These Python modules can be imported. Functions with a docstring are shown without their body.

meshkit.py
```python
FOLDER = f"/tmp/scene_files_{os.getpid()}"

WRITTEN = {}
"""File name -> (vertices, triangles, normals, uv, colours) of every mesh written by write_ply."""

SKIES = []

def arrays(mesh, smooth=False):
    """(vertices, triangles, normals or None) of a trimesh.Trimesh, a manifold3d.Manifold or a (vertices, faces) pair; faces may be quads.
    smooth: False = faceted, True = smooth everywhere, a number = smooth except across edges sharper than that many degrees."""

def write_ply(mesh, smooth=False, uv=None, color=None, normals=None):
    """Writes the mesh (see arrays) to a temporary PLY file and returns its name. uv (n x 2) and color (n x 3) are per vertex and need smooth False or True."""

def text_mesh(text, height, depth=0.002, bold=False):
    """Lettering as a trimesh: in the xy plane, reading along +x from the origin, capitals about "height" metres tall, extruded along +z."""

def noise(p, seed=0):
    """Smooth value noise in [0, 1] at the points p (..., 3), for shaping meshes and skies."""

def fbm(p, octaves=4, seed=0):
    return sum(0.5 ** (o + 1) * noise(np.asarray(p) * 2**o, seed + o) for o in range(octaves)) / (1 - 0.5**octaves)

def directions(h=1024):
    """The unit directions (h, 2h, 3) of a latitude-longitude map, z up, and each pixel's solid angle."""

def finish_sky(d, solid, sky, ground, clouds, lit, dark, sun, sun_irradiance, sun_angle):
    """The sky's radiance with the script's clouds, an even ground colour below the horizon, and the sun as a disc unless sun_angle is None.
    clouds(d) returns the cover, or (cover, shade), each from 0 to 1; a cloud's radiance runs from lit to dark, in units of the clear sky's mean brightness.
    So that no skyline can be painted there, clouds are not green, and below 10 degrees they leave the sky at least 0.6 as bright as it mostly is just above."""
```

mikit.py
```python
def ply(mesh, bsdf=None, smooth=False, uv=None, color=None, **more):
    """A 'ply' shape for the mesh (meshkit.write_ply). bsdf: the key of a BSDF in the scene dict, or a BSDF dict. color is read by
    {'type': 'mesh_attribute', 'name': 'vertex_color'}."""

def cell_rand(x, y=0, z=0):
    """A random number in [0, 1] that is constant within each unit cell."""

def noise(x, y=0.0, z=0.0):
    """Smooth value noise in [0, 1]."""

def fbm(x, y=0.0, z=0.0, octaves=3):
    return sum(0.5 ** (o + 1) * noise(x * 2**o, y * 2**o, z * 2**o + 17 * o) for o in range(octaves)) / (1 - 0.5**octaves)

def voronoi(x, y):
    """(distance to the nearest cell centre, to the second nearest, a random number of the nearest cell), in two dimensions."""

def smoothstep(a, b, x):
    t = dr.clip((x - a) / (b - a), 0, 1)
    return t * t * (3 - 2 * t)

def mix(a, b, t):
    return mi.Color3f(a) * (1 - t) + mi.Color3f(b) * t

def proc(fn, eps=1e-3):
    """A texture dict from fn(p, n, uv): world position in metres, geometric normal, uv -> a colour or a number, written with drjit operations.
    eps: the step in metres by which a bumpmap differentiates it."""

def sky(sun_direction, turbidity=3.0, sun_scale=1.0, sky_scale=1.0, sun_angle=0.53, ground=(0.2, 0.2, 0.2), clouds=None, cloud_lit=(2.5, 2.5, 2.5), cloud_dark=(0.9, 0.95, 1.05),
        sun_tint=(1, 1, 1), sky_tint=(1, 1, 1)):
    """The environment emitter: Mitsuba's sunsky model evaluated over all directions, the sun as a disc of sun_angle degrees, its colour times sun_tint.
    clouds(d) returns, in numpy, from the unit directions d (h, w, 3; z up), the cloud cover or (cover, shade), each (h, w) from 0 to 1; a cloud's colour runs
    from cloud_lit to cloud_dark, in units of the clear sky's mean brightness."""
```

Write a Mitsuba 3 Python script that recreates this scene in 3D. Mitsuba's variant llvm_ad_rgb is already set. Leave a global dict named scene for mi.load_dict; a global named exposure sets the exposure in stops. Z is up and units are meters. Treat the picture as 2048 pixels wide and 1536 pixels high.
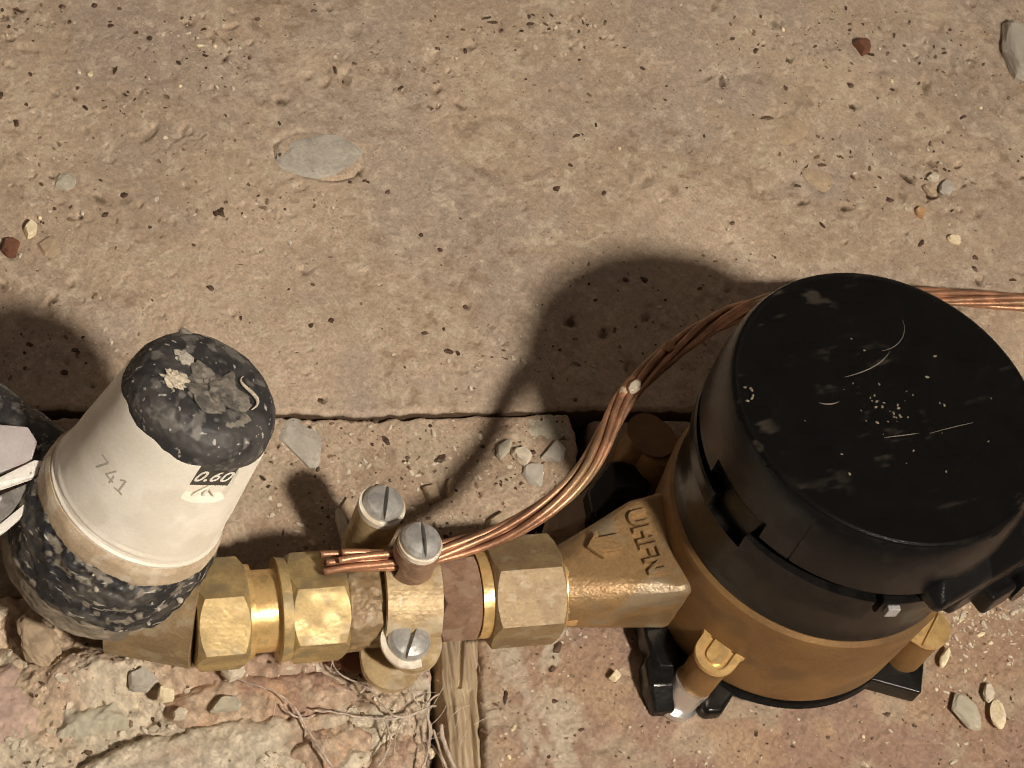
import math
import numpy as np, trimesh, drjit as dr, mitsuba as mi, mikit, meshkit, shapely
from shapely.geometry import Polygon, LineString, Point
from shapely.ops import unary_union
from manifold3d import Manifold, CrossSection, Mesh
from mikit import proc, noise, fbm, voronoi, cell_rand, smoothstep, mix
T = mi.ScalarTransform4f
MM = 0.001                      # everything below is modelled in millimetres, z up, x along the pipe
scene, labels = {}, {}

# ------------------------------------------------------------------ camera, light, exposure
EYE, UP = (-166.200, -312.577, 545.136), (0.00056, 0.86743, 0.49755)
exposure = -0.05
scene['camera'] = {'type': 'perspective', 'fov': 25.36, 'fov_axis': 'x', 'near_clip': 0.05, 'far_clip': 20.0,
                   'to_world': T().look_at(origin=[c * MM for c in EYE], target=[0, 0, 0], up=list(UP))}
LAMP = np.array([265., -650., 930.])
def rgb(*c): return {'type': 'rgb', 'value': list(c)}
scene['room_light'] = {'type': 'constant', 'radiance': rgb(.125, .098, .078)}      # dim light of the rest of the cellar

# ------------------------------------------------------------------ helpers
def numbered(name):
    if name not in scene and not any(k.startswith(name + '__') for k in scene): return name
    i = 1
    while f'{name}_{i:03d}' in scene or any(k.startswith(f'{name}_{i:03d}__') for k in scene): i += 1
    return f'{name}_{i:03d}'
def tm(m):
    if isinstance(m, Manifold):
        a = m.to_mesh(); m = trimesh.Trimesh(a.vert_properties[:, :3], a.tri_verts, process=False)
    return m
def put(name, mesh, mat, parent=None, smooth=35, label=None, cat=None, group=None, kind=None):
    key = numbered(f'{parent}__{name}' if parent else name)
    m = tm(mesh).copy(); m.vertices = np.asarray(m.vertices) * MM
    assert len(m.faces) > 0, key
    if mat.startswith('mat_stone_'):      # one material for all stones; each piece brings its own tone and mottling
        s = np.asarray(m.vertices) / MM; q = .62 + .4 * meshkit.fbm(s * .35, 3, 7) + .36 * meshkit.noise(s * 1.9, 5)
        scene[key] = mikit.ply(m, 'mat_stone', smooth=smooth if smooth is False else True, color=np.clip(q[:, None] * np.array(STONE[mat[10:]]), 0, .9))
    else: scene[key] = mikit.ply(m, mat, smooth=smooth)
    tag(key, label, cat, group, kind)
    return key
def tag(key, label=None, cat=None, group=None, kind=None):
    d = {k: v for k, v in dict(label=label, category=cat, group=group, kind=kind).items() if v}
    if d: labels[key] = d
def cat_(*ms): return trimesh.util.concatenate([tm(m) for m in ms])
def frame(p, a, ref=(0, 0, 1)):
    a = np.asarray(a, float); a = a / np.linalg.norm(a)
    x = np.cross(ref, a)
    if np.linalg.norm(x) < 1e-3: x = np.array([1., 0, 0]) - a * a[0]
    x /= np.linalg.norm(x); y = np.cross(a, x)
    M = np.eye(4); M[:3, 0], M[:3, 1], M[:3, 2], M[:3, 3] = x, y, a, p
    return M
def place(m, M): return m.transform(np.asarray(M)[:3]) if isinstance(m, Manifold) else m.copy().apply_transform(M)
def lathe(profile, n=72):
    return Manifold.revolve(CrossSection([np.array(profile, float)]), n)
def cyl(p, q, r1, r2=None, n=48):
    p, q = np.array(p, float), np.array(q, float); L = np.linalg.norm(q - p)
    return place(Manifold.cylinder(L, r1, r1 if r2 is None else r2, n), frame(p, q - p))
def box(x0, x1, y0, y1, z0, z1, r=0.0):
    if r <= 0: return Manifold.cube([x1 - x0, y1 - y0, z1 - z0]).translate([x0, y0, z0])
    return Manifold.batch_hull([Manifold.sphere(r, 16).translate([x, y, z]) for x in (x0 + r, x1 - r) for y in (y0 + r, y1 - r) for z in (z0 + r, z1 - r)])
def hull(*ms): return Manifold.batch_hull(list(ms))
def ball(p, r, n=20): return Manifold.sphere(r, n).translate(list(map(float, p)))
def hexnut(p, q, af, ch=1.0, bore=0, turn=0):
    L = float(np.linalg.norm(np.subtract(q, p))); R = af / math.sqrt(3); r = af / 2
    h = Manifold.cylinder(L, R, R, 6).rotate([0, 0, turn])
    h = h ^ lathe([(0, 0), (r * .97, 0), (R + .1, ch * 1.2), (R + .1, L - ch * 1.2), (r * .97, L), (0, L)])
    return place(h, frame(p, np.subtract(q, p)))
def poly(pts, z0, z1):
    return Manifold.extrude(CrossSection([np.array(pts, float)]), z1 - z0).translate([0, 0, z0])
def rough(m, edge, amp, freq, seed=0, oct=3):
    """refine a mesh and push it about along its normals"""
    if isinstance(m, Manifold): m = tm(m.refine_to_length(edge))
    m = trimesh.Trimesh(m.vertices, m.faces, process=True)
    n = np.asarray(m.vertex_normals)
    m.vertices = m.vertices + n * ((meshkit.fbm(np.asarray(m.vertices) * freq, oct, seed) - .5) * 2 * amp)[:, None]
    return m
def sweep(path, radius, n=10, cap=True):
    P = np.asarray(path, float); t = np.gradient(P, axis=0); t /= np.linalg.norm(t, axis=1)[:, None]
    r = np.broadcast_to(radius, len(P)); u = np.cross(t[0], [0.13, .2, 1.]); u /= np.linalg.norm(u); V = []
    ang = np.arange(n) * 2 * np.pi / n
    for p, d, s in zip(P, t, r):
        u = u - d * (u @ d); u /= np.linalg.norm(u); w = np.cross(d, u)
        V.append(p + s * (np.cos(ang)[:, None] * u + np.sin(ang)[:, None] * w))
    V = np.vstack(V + [P[:1], P[-1:]]); F = []; k = len(P)
    for i in range(k - 1):
        for j in range(n):
            a, b, c, d = i * n + j, i * n + (j + 1) % n, (i + 1) * n + (j + 1) % n, (i + 1) * n + j
            F += [(a, b, c), (a, c, d)]
    if cap: F += [(k * n, (j + 1) % n, j) for j in range(n)] + [(k * n + 1, (k - 1) * n + j, (k - 1) * n + (j + 1) % n) for j in range(n)]
    return trimesh.Trimesh(V, F, process=False)
def spline(pts, n):
    from scipy.interpolate import CubicSpline
    p = np.array(pts, float); s = np.r_[0, np.cumsum(np.linalg.norm(np.diff(p, axis=0), axis=1))]
    return CubicSpline(s, p)(np.linspace(0, s[-1], n))
def pebble(x, y, z, sx, sy, sz, ang=0, seed=0, amp=.28, freq=.55, sub=2, facet=0):
    m = trimesh.creation.icosphere(subdivisions=sub); v = np.asarray(m.vertices)
    v = v * (1 + amp * (meshkit.fbm(v / freq * .5 + seed * 7.3, 3, seed) - .5) * 2)[:, None]
    if facet:
        R = np.random.default_rng(seed); d = R.normal(size=(facet, 3)); d /= np.linalg.norm(d, axis=1)[:, None]
        for k in d:
            h = v @ k; c = R.uniform(.55, .8); v = v - np.maximum(h - c, 0)[:, None] * k
    v = v * [sx / 2, sy / 2, sz / 2]; a = math.radians(ang); c, s = math.cos(a), math.sin(a)
    v = v @ np.array([[c, s, 0], [-s, c, 0], [0, 0, 1]]) + [x, y, z]
    return trimesh.Trimesh(v, m.faces, process=False)
def shard(x, y, z, sx, sy, sz, ang, seed, n=13):
    """an angular broken piece: hull of a few points, its edges a little worn"""
    R = np.random.default_rng(seed); a = np.sort(R.uniform(0, 2 * np.pi, n)); r = R.uniform(.72, 1.05, n)
    P = np.vstack([np.stack([r * np.cos(a) * k, r * np.sin(a) * k, h + .12 * R.normal(size=n)], -1) for k, h in ((.92, -.8), (1, 0), (.82, .8))])
    m = trimesh.Trimesh(P, process=False).convex_hull.subdivide().subdivide(); v = np.array(m.vertices)
    v = v * (1 + .07 * (meshkit.fbm(v * 2.4 + seed, 3, seed) - .5) * 2)[:, None] * [sx / 2, sy / 2, sz / 2]; t = math.radians(ang); c, s = math.cos(t), math.sin(t)
    return trimesh.Trimesh(v @ np.array([[c, s, 0], [-s, c, 0], [0, 0, 1]]) + [x, y, z], m.faces, process=False)
def patch(pts, xs, ys, height, edge=2.5, deep=6.0, wob=1.2, seed=0, wf=.25):
    """a slab whose upper face is height(x, y), with a ragged, rounded outline"""
    X, Y = np.meshgrid(xs, ys, indexing='ij'); pg = Polygon(pts); q = np.stack([X, Y, X * 0], -1)
    P = shapely.points(X, Y); d = shapely.distance(pg.exterior, P) * np.where(shapely.contains(pg, P), 1, -1)
    d = d + wob * 2 * (meshkit.fbm(q * wf, 4, seed + 50) - .5)
    e = np.clip(d / edge, -1.2, 1); Z = height(X, Y) - deep * np.clip(1 - e, 0, 2.2) ** 2.4 * .5
    I = np.arange(X.size).reshape(X.shape)
    f = np.stack([I[:-1, :-1], I[1:, :-1], I[1:, 1:], I[:-1, 1:]], -1)
    ok = (np.maximum.reduce([d[:-1, :-1], d[1:, :-1], d[1:, 1:], d[:-1, 1:]]) > -edge)
    f = f[ok].reshape(-1, 4); m = trimesh.Trimesh(np.stack([X, Y, Z], -1).reshape(-1, 3), np.vstack([f[:, [0, 1, 2]], f[:, [0, 2, 3]]]), process=False)
    m.remove_unreferenced_vertices(); return m
def steps(a, b, fine, lo=None, hi=None, coarse=12.):
    s = np.arange(a, b + fine / 2, fine)
    if lo is not None: s = np.r_[np.arange(lo, a - coarse / 2, coarse), s]
    if hi is not None: s = np.r_[s, np.arange(b + coarse, hi + coarse, coarse)]
    return s
def N2(X, Y, f, seed, octv=4): return meshkit.fbm(np.stack([X * f, Y * f, X * 0 + seed * 3.7], -1), octv, seed) - .5

# ------------------------------------------------------------------ materials
def add_bsdf(name, bump=None, scale=1.0, eps=2e-4, **kw):
    b = {'type': 'principled', **kw}
    if bump is not None: b = {'type': 'bumpmap', 'arbitrary': proc(bump, eps), 'scale': scale, 'bsdf': b}
    scene[name] = {'type': 'twosided', 'bsdf': b}
def specks(c, x, y, size, dark, pale, r0, r1, cd, cp):
    """dark crumbs and pale grit too small to build, from one cell pattern"""
    d, _, w = voronoi(x / size, y / size); r = r0 + (r1 - r0) * cell_rand(w * 9999., 1, 2); k = cell_rand(w * 7777., 3, 1)
    m = 1 - smoothstep(r * .7, r * 1.2, d * size)
    return mix(mix(c, dark, (.35 + .45 * cell_rand(w * 555., 2, 2)) * dr.select(k < cd, m, 0.)), pale, .6 * dr.select(k > 1 - cp, m, 0.))
def concrete_col(p, n, uv):
    x, y, z = p.x * 1000, p.y * 1000, p.z * 1000
    c = mix((.462, .360, .266), (.372, .285, .208), smoothstep(.25, .75, fbm(x * .03, y * .036, 2., 4)))
    c = mix(c, (.345, .28, .235), .6 * smoothstep(.42, .78, fbm(x * .045 + 9, y * .055, 5., 3)))
    f = fbm(x * .28, y * .31, 4., 4)
    c = mix(c, (.50, .415, .315), .7 * smoothstep(.52, .78, f))
    c = mix(c, (.27, .195, .135), .75 * smoothstep(.46, .2, f) * smoothstep(.4, .7, fbm(x * .035 + 3, y * .04, 8., 3)))
    c = c * (.84 + .32 * noise(x * 2.3, y * 2.3, 1.)) * (.9 + .2 * noise(x * .8, y * .8, 6.))
    c = specks(c, x + 2 * noise(x * .5, y * .5), y, 4.6, (.13, .085, .05), (.60, .51, .40), .08, .40, .30, .30)
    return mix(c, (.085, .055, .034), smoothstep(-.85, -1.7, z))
def strip_col(p, n, uv):
    x, y, z = p.x * 1000, p.y * 1000, p.z * 1000
    c = mix((.41, .31, .225), (.335, .25, .18), smoothstep(.38, .66, fbm(x * .07, y * .08, 2., 3)))
    c = mix(c, (.44, .36, .265), .6 * smoothstep(.54, .68, fbm(x * .16 + 3, y * .16, 7., 3)))
    c = c * (.72 + .56 * fbm(x * 1.7, y * 1.7, 3., 2))
    c = specks(c, x, y, 4.2, (.09, .055, .03), (.62, .54, .43), .10, .42, .34, .16)
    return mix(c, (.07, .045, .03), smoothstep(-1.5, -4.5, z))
def slab_col(p, n, uv):
    x, y, z = p.x * 1000, p.y * 1000, p.z * 1000
    c = mix((.35, .245, .165), (.315, .21, .145), smoothstep(.4, .6, fbm(x * .05, y * .06, 2., 3)))
    c = mix(c, (.29, .195, .15), .85 * smoothstep(.48, .62, fbm(x * .06 + 5, y * .07, 9., 3)))
    c = mix(c, (.37, .295, .215), .7 * smoothstep(.5, .7, fbm(x * .085 + 13, y * .1, 6., 3)))
    c = mix(c, (.46, .40, .31), .8 * smoothstep(24., 2., dr.abs(x + 4)) * smoothstep(.38, .6, fbm(x * .2, y * .1, 1., 3)))
    c = c * (.74 + .52 * fbm(x * 1.5, y * 1.5, 3., 2))
    c = specks(c, x, y, 4.2, (.10, .055, .035), (.62, .53, .43), .10, .42, .34, .12)
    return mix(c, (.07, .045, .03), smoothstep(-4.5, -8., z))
def rubble_col(p, n, uv):
    x, y, z = p.x * 1000, p.y * 1000, p.z * 1000
    c = mix((.42, .325, .23), (.35, .255, .185), smoothstep(.3, .7, fbm(x * .055 + 2, y * .07, 2., 4)))
    c = mix(c, (.42, .375, .29), .8 * smoothstep(.4, .7, fbm(x * .06 + 7, y * .08 + 3, 4., 4)))
    c = mix(c, (.43, .39, .315), .7 * smoothstep(-98., -110., y + 8 * noise(x * .15, y * .2)) * smoothstep(-48., -66., x))
    c = mix(c, (.31, .205, .15), .75 * smoothstep(-104., -90., x) * smoothstep(-88., -80., y + 6 * noise(x * .2, y * .2, 4.)))
    f = fbm(x * .5, y * .55, 3., 4)
    c = c * (.66 + .95 * f) * (.85 + .3 * noise(x * 2.2, y * 2.2, 5.))
    c = specks(c, x, y, 4., (.12, .075, .045), (.60, .52, .41), .12, .5, .3, .3)
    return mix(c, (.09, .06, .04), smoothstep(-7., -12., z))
def brick_col(p, n, uv):
    x, y, z = p.x * 1000, p.y * 1000, p.z * 1000
    c = mix((.375, .245, .16), (.29, .19, .14), smoothstep(.3, .7, fbm(x * .12, y * .12, 2., 4)))
    c = mix(c, (.41, .32, .235), .85 * smoothstep(.38, .66, fbm(x * .15 + 7, y * .15, 4., 4)))
    return c * (.6 + 1.0 * fbm(x * .6, y * .6, 3., 4)) * (.85 + .3 * noise(x * 2.2, y * 2.2, 5.))
def ground_bump(p, n, uv):
    x, y = p.x * 1000, p.y * 1000
    return 1e-3 * (.2 * noise(x * 1.1, y * 1.1, 2.) + .16 * noise(x * 2.7, y * 2.7, 5.))
add_bsdf('mat_concrete', ground_bump, base_color=proc(concrete_col), roughness=.92, specular=.2)
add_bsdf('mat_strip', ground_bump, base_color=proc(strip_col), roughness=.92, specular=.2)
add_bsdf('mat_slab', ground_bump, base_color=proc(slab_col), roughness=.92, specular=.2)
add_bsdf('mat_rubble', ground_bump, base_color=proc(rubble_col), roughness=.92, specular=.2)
add_bsdf('mat_brick', ground_bump, base_color=proc(brick_col), roughness=.95, specular=.15)
def dusty(a, b, f, dirt=None, amount=0., grain=.25, df=.3, thr=.52):
    def fn(p, n, uv):
        x, y, z = p.x * 1000, p.y * 1000, p.z * 1000
        c = mix(a, b, smoothstep(.35, .65, fbm(x * f, y * f, z * f, 3)))
        c = c * (1 - grain + 2 * grain * noise(x * 2, y * 2, z * 2))
        return mix(c, dirt, amount * smoothstep(thr, thr + .16, fbm(x * df + 5, y * df, z * df + 3, 3))) if dirt else c
    return proc(fn)
def fine_bump(h, f):
    return lambda p, n, uv: 1e-3 * h * noise(p.x * 1300 * f, p.y * 1300 * f, p.z * 1300 * f)
def rough_proc(a, b, f):
    return proc(lambda p, n, uv: a + (b - a) * smoothstep(.3, .7, noise(p.x * 1000 * f, p.y * 1000 * f, p.z * 1000 * f)))
add_bsdf('mat_brass', fine_bump(.05, .9), base_color=dusty((.53, .39, .18), (.39, .285, .135), .16, (.30, .235, .14), .7, .14, .2, .5), metallic=.45, roughness=rough_proc(.42, .65, .25))
add_bsdf('mat_bright_brass', fine_bump(.05, 1.), base_color=dusty((.78, .54, .24), (.66, .44, .18), .2, (.42, .3, .15), .5, .08), metallic=.55, roughness=.32)
add_bsdf('mat_dull_brass', fine_bump(.14, 1.2), base_color=dusty((.285, .20, .105), (.22, .15, .08), .15, (.36, .30, .21), .5, .15, .3, .55), metallic=.25, roughness=.55)
add_bsdf('mat_bronze', fine_bump(.09, 2.2), base_color=dusty((.245, .14, .054), (.195, .11, .045), .07, (.115, .075, .042), .5, .12, .09, .5), metallic=.35, roughness=.5)
add_bsdf('mat_cast_bronze', fine_bump(.09, 1.6), base_color=dusty((.32, .20, .092), (.245, .155, .074), .12, (.27, .23, .165), .6, .14, .1, .5), metallic=.4, roughness=.45)
add_bsdf('mat_brown_nut', fine_bump(.14, 1.5), base_color=dusty((.27, .165, .11), (.20, .12, .08), .2, (.36, .26, .185), .5, .15), metallic=.25, roughness=.55)
add_bsdf('mat_copper', fine_bump(.05, 1.5), base_color=dusty((.56, .29, .17), (.33, .175, .105), .14, (.42, .33, .19), .6, .12, .06, .52), metallic=.65, roughness=.45)
add_bsdf('mat_zinc', fine_bump(.06, 1.5), base_color=dusty((.56, .55, .52), (.43, .42, .40), .4, (.36, .32, .27), .5, .1), metallic=.55, roughness=.42)
add_bsdf('mat_strap', fine_bump(.12, 1.2), base_color=dusty((.50, .375, .205), (.38, .275, .15), .22, (.58, .50, .37), .55, .12, .2, .5), metallic=.3, roughness=.52)
add_bsdf('mat_pale_enamel', fine_bump(.06, 1.), base_color=dusty((.72, .67, .57), (.62, .54, .42), .25, (.42, .30, .18), .5, .06, .3, .56), roughness=.4)
add_bsdf('mat_chrome', base_color=rgb(.72, .71, .69), metallic=.85, roughness=.33)
add_bsdf('mat_white', fine_bump(.03, .8), base_color=dusty((.84, .80, .71), (.78, .735, .635), .06, (.54, .46, .36), .26, .05, .1, .46), roughness=.45)
add_bsdf('mat_tan', fine_bump(.12, 1.), base_color=dusty((.50, .40, .28), (.42, .32, .215), .15, (.62, .56, .46), .5, .12), roughness=.6)
def cap_col(p, n, uv):
    x, y, z = p.x * 1000, p.y * 1000, p.z * 1000
    c = mix((.026, .025, .026), (.06, .056, .053), smoothstep(.4, .66, fbm(x * .17, y * .17, z * .17, 3)))
    c = mix(c, (.2, .185, .165), .6 * smoothstep(.56, .72, fbm(x * .35 + 4, y * .35, z * .35, 3)))
    return mix(c, (.45, .42, .38), .8 * smoothstep(.70, .78, fbm(x * .9 + 4, y * .9, z * .9, 3)))
add_bsdf('mat_dusty_rubber', fine_bump(.35, .6), base_color=proc(cap_col), roughness=.6)
add_bsdf('mat_cap_grime', fine_bump(.4, .8), base_color=dusty((.17, .15, .125), (.09, .082, .072), .3, (.28, .25, .21), .6, .2, .6), roughness=.8)
def wrap_col(p, n, uv):
    x, y, z = p.x * 1000, p.y * 1000, p.z * 1000
    c = mix((.018, .018, .021), (.07, .064, .058), smoothstep(.42, .66, fbm(x * .16, y * .16, z * .22, 3)))
    c = mix(c, (.28, .25, .2), .7 * smoothstep(.58, .7, fbm(x * .4 + 9, y * .4, z * .4, 3)))
    return mix(c, (.52, .49, .44), .8 * smoothstep(.66, .76, fbm(x * .3 + 2, y * .3, z * .9, 3)))
add_bsdf('mat_wrap', fine_bump(.9, .5), base_color=proc(wrap_col), roughness=.55)
add_bsdf('mat_dirty_stone', fine_bump(.6, .6), base_color=dusty((.20, .17, .13), (.15, .125, .095), .12, (.36, .30, .23), .6, .2), roughness=.8)
def lid_col(p, n, uv):
    x, y, z = p.x * 1000, p.y * 1000, p.z * 1000
    c = mix((.003, .0029, .0029), (.005, .0047, .0045), fbm(x * .2, y * .2, z * .2, 3))
    u, v = x * .97 + y * .25, -x * .25 + y * .97
    d = smoothstep(.60, .82, fbm(u * .16 + 3, v * .42, z * .2, 3)) * smoothstep(.5, .7, fbm(x * .06 + 1, y * .06, 2., 2))
    c = mix(c, (.05, .042, .033), .6 * d)
    return c
add_bsdf('mat_black_lid', fine_bump(.05, 2.5), base_color=proc(lid_col), roughness=.27, specular=.14)
add_bsdf('mat_black_rim', fine_bump(.08, 2.5), base_color=dusty((.006, .006, .0068), (.0045, .0045, .005), .2, (.015, .0145, .014), .5, .1, .15), roughness=.26, specular=.34)
add_bsdf('mat_black', fine_bump(.04, 2.), base_color=dusty((.005, .0048, .0048), (.009, .0085, .008), .3), roughness=.22, specular=.3)
add_bsdf('mat_black_gloss', base_color=rgb(.006, .005, .0045), roughness=.2, specular=.5)
add_bsdf('mat_scratch', base_color=rgb(.14, .12, .095), roughness=.7)
add_bsdf('mat_print_white', base_color=rgb(.74, .71, .66), roughness=.5)
add_bsdf('mat_print_black', base_color=rgb(.055, .05, .04), roughness=.4)
add_bsdf('mat_print_grey', base_color=rgb(.44, .405, .34), roughness=.6)
add_bsdf('mat_grey_plastic', base_color=rgb(.30, .295, .29), roughness=.35)
add_bsdf('mat_tag', fine_bump(.1, .6), base_color=dusty((.54, .50, .49), (.47, .43, .42), .08, (.52, .42, .40), .5, .05, .1), roughness=.4)
add_bsdf('mat_tag_edge', base_color=rgb(.76, .73, .68), roughness=.45)
add_bsdf('mat_tag_back', fine_bump(.2, .6), base_color=dusty((.20, .19, .17), (.12, .11, .10), .15), roughness=.55)
def wood_col(p, n, uv):
    x, y, z = p.x * 1000, p.y * 1000, p.z * 1000
    g = fbm(x * 1.5 + .8 * noise(x * .3, y * .1), y * .06, z * .4, 3)
    c = mix((.375, .285, .185), (.32, .24, .155), smoothstep(.35, .65, g))
    return mix(c, (.55, .46, .30), .6 * smoothstep(.58, .7, fbm(x * .9 + 5, y * .12, 3., 3)))
add_bsdf('mat_wood', lambda p, n, uv: 1e-3 * .6 * fbm(p.x * 1500, p.y * 60, p.z * 400, 3), base_color=proc(wood_col), roughness=.85)
STONE = {'dust': (.19, .16, .12), 'grey': (.42, .385, .33), 'pale': (.56, .49, .385), 'tan': (.41, .315, .215), 'ochre': (.47, .29, .155), 'cream': (.72, .615, .425), 'green_grey': (.42, .385, .30), 'pink': (.46, .335, .275), 'rust': (.17, .08, .05)}
add_bsdf('mat_stone', fine_bump(.25, 1.5), base_color={'type': 'mesh_attribute', 'name': 'vertex_color'}, roughness=.9, specular=.2)
add_bsdf('mat_rust', base_color=rgb(.30, .10, .03), roughness=.9)
add_bsdf('mat_crumb', base_color=dusty((.055, .03, .017), (.11, .065, .04), .7), roughness=.6)
add_bsdf('mat_web', base_color=dusty((.52, .44, .37), (.40, .32, .26), .3), roughness=.95, specular=.1)
add_bsdf('mat_dirt', base_color=dusty((.24, .17, .11), (.07, .045, .03), .35), roughness=.9, specular=.1)
add_bsdf('mat_soil', base_color=dusty((.10, .07, .045), (.05, .035, .025), .3), roughness=.95, specular=.1)
add_bsdf('mat_lamp', base_color=rgb(.05, .05, .05), roughness=.4)

# ------------------------------------------------------------------ the work lamp that lights the pipe (behind and right of the camera)
aim = np.array([-45., 12., 0]) - LAMP; aim /= np.linalg.norm(aim)
put('work_lamp__body', place(lathe([(20, -120), (24, -118), (26, -20), (54, -4), (56, 115), (54, 115), (52, .6), (0, .6), (0, -10), (20, -40)]), frame(LAMP - aim * 6, aim)), 'mat_lamp', smooth=30)
put('work_lamp__lens', place(Manifold.cylinder(.4, 48, 48, 48), frame(LAMP, aim)), 'mat_lamp', smooth=False)
scene['work_lamp__lens']['emitter'] = {'type': 'area', 'radiance': rgb(715., 637., 540.)}
tag('work_lamp', 'black hand lamp shining on the meter from behind the camera', 'lamp')
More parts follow.
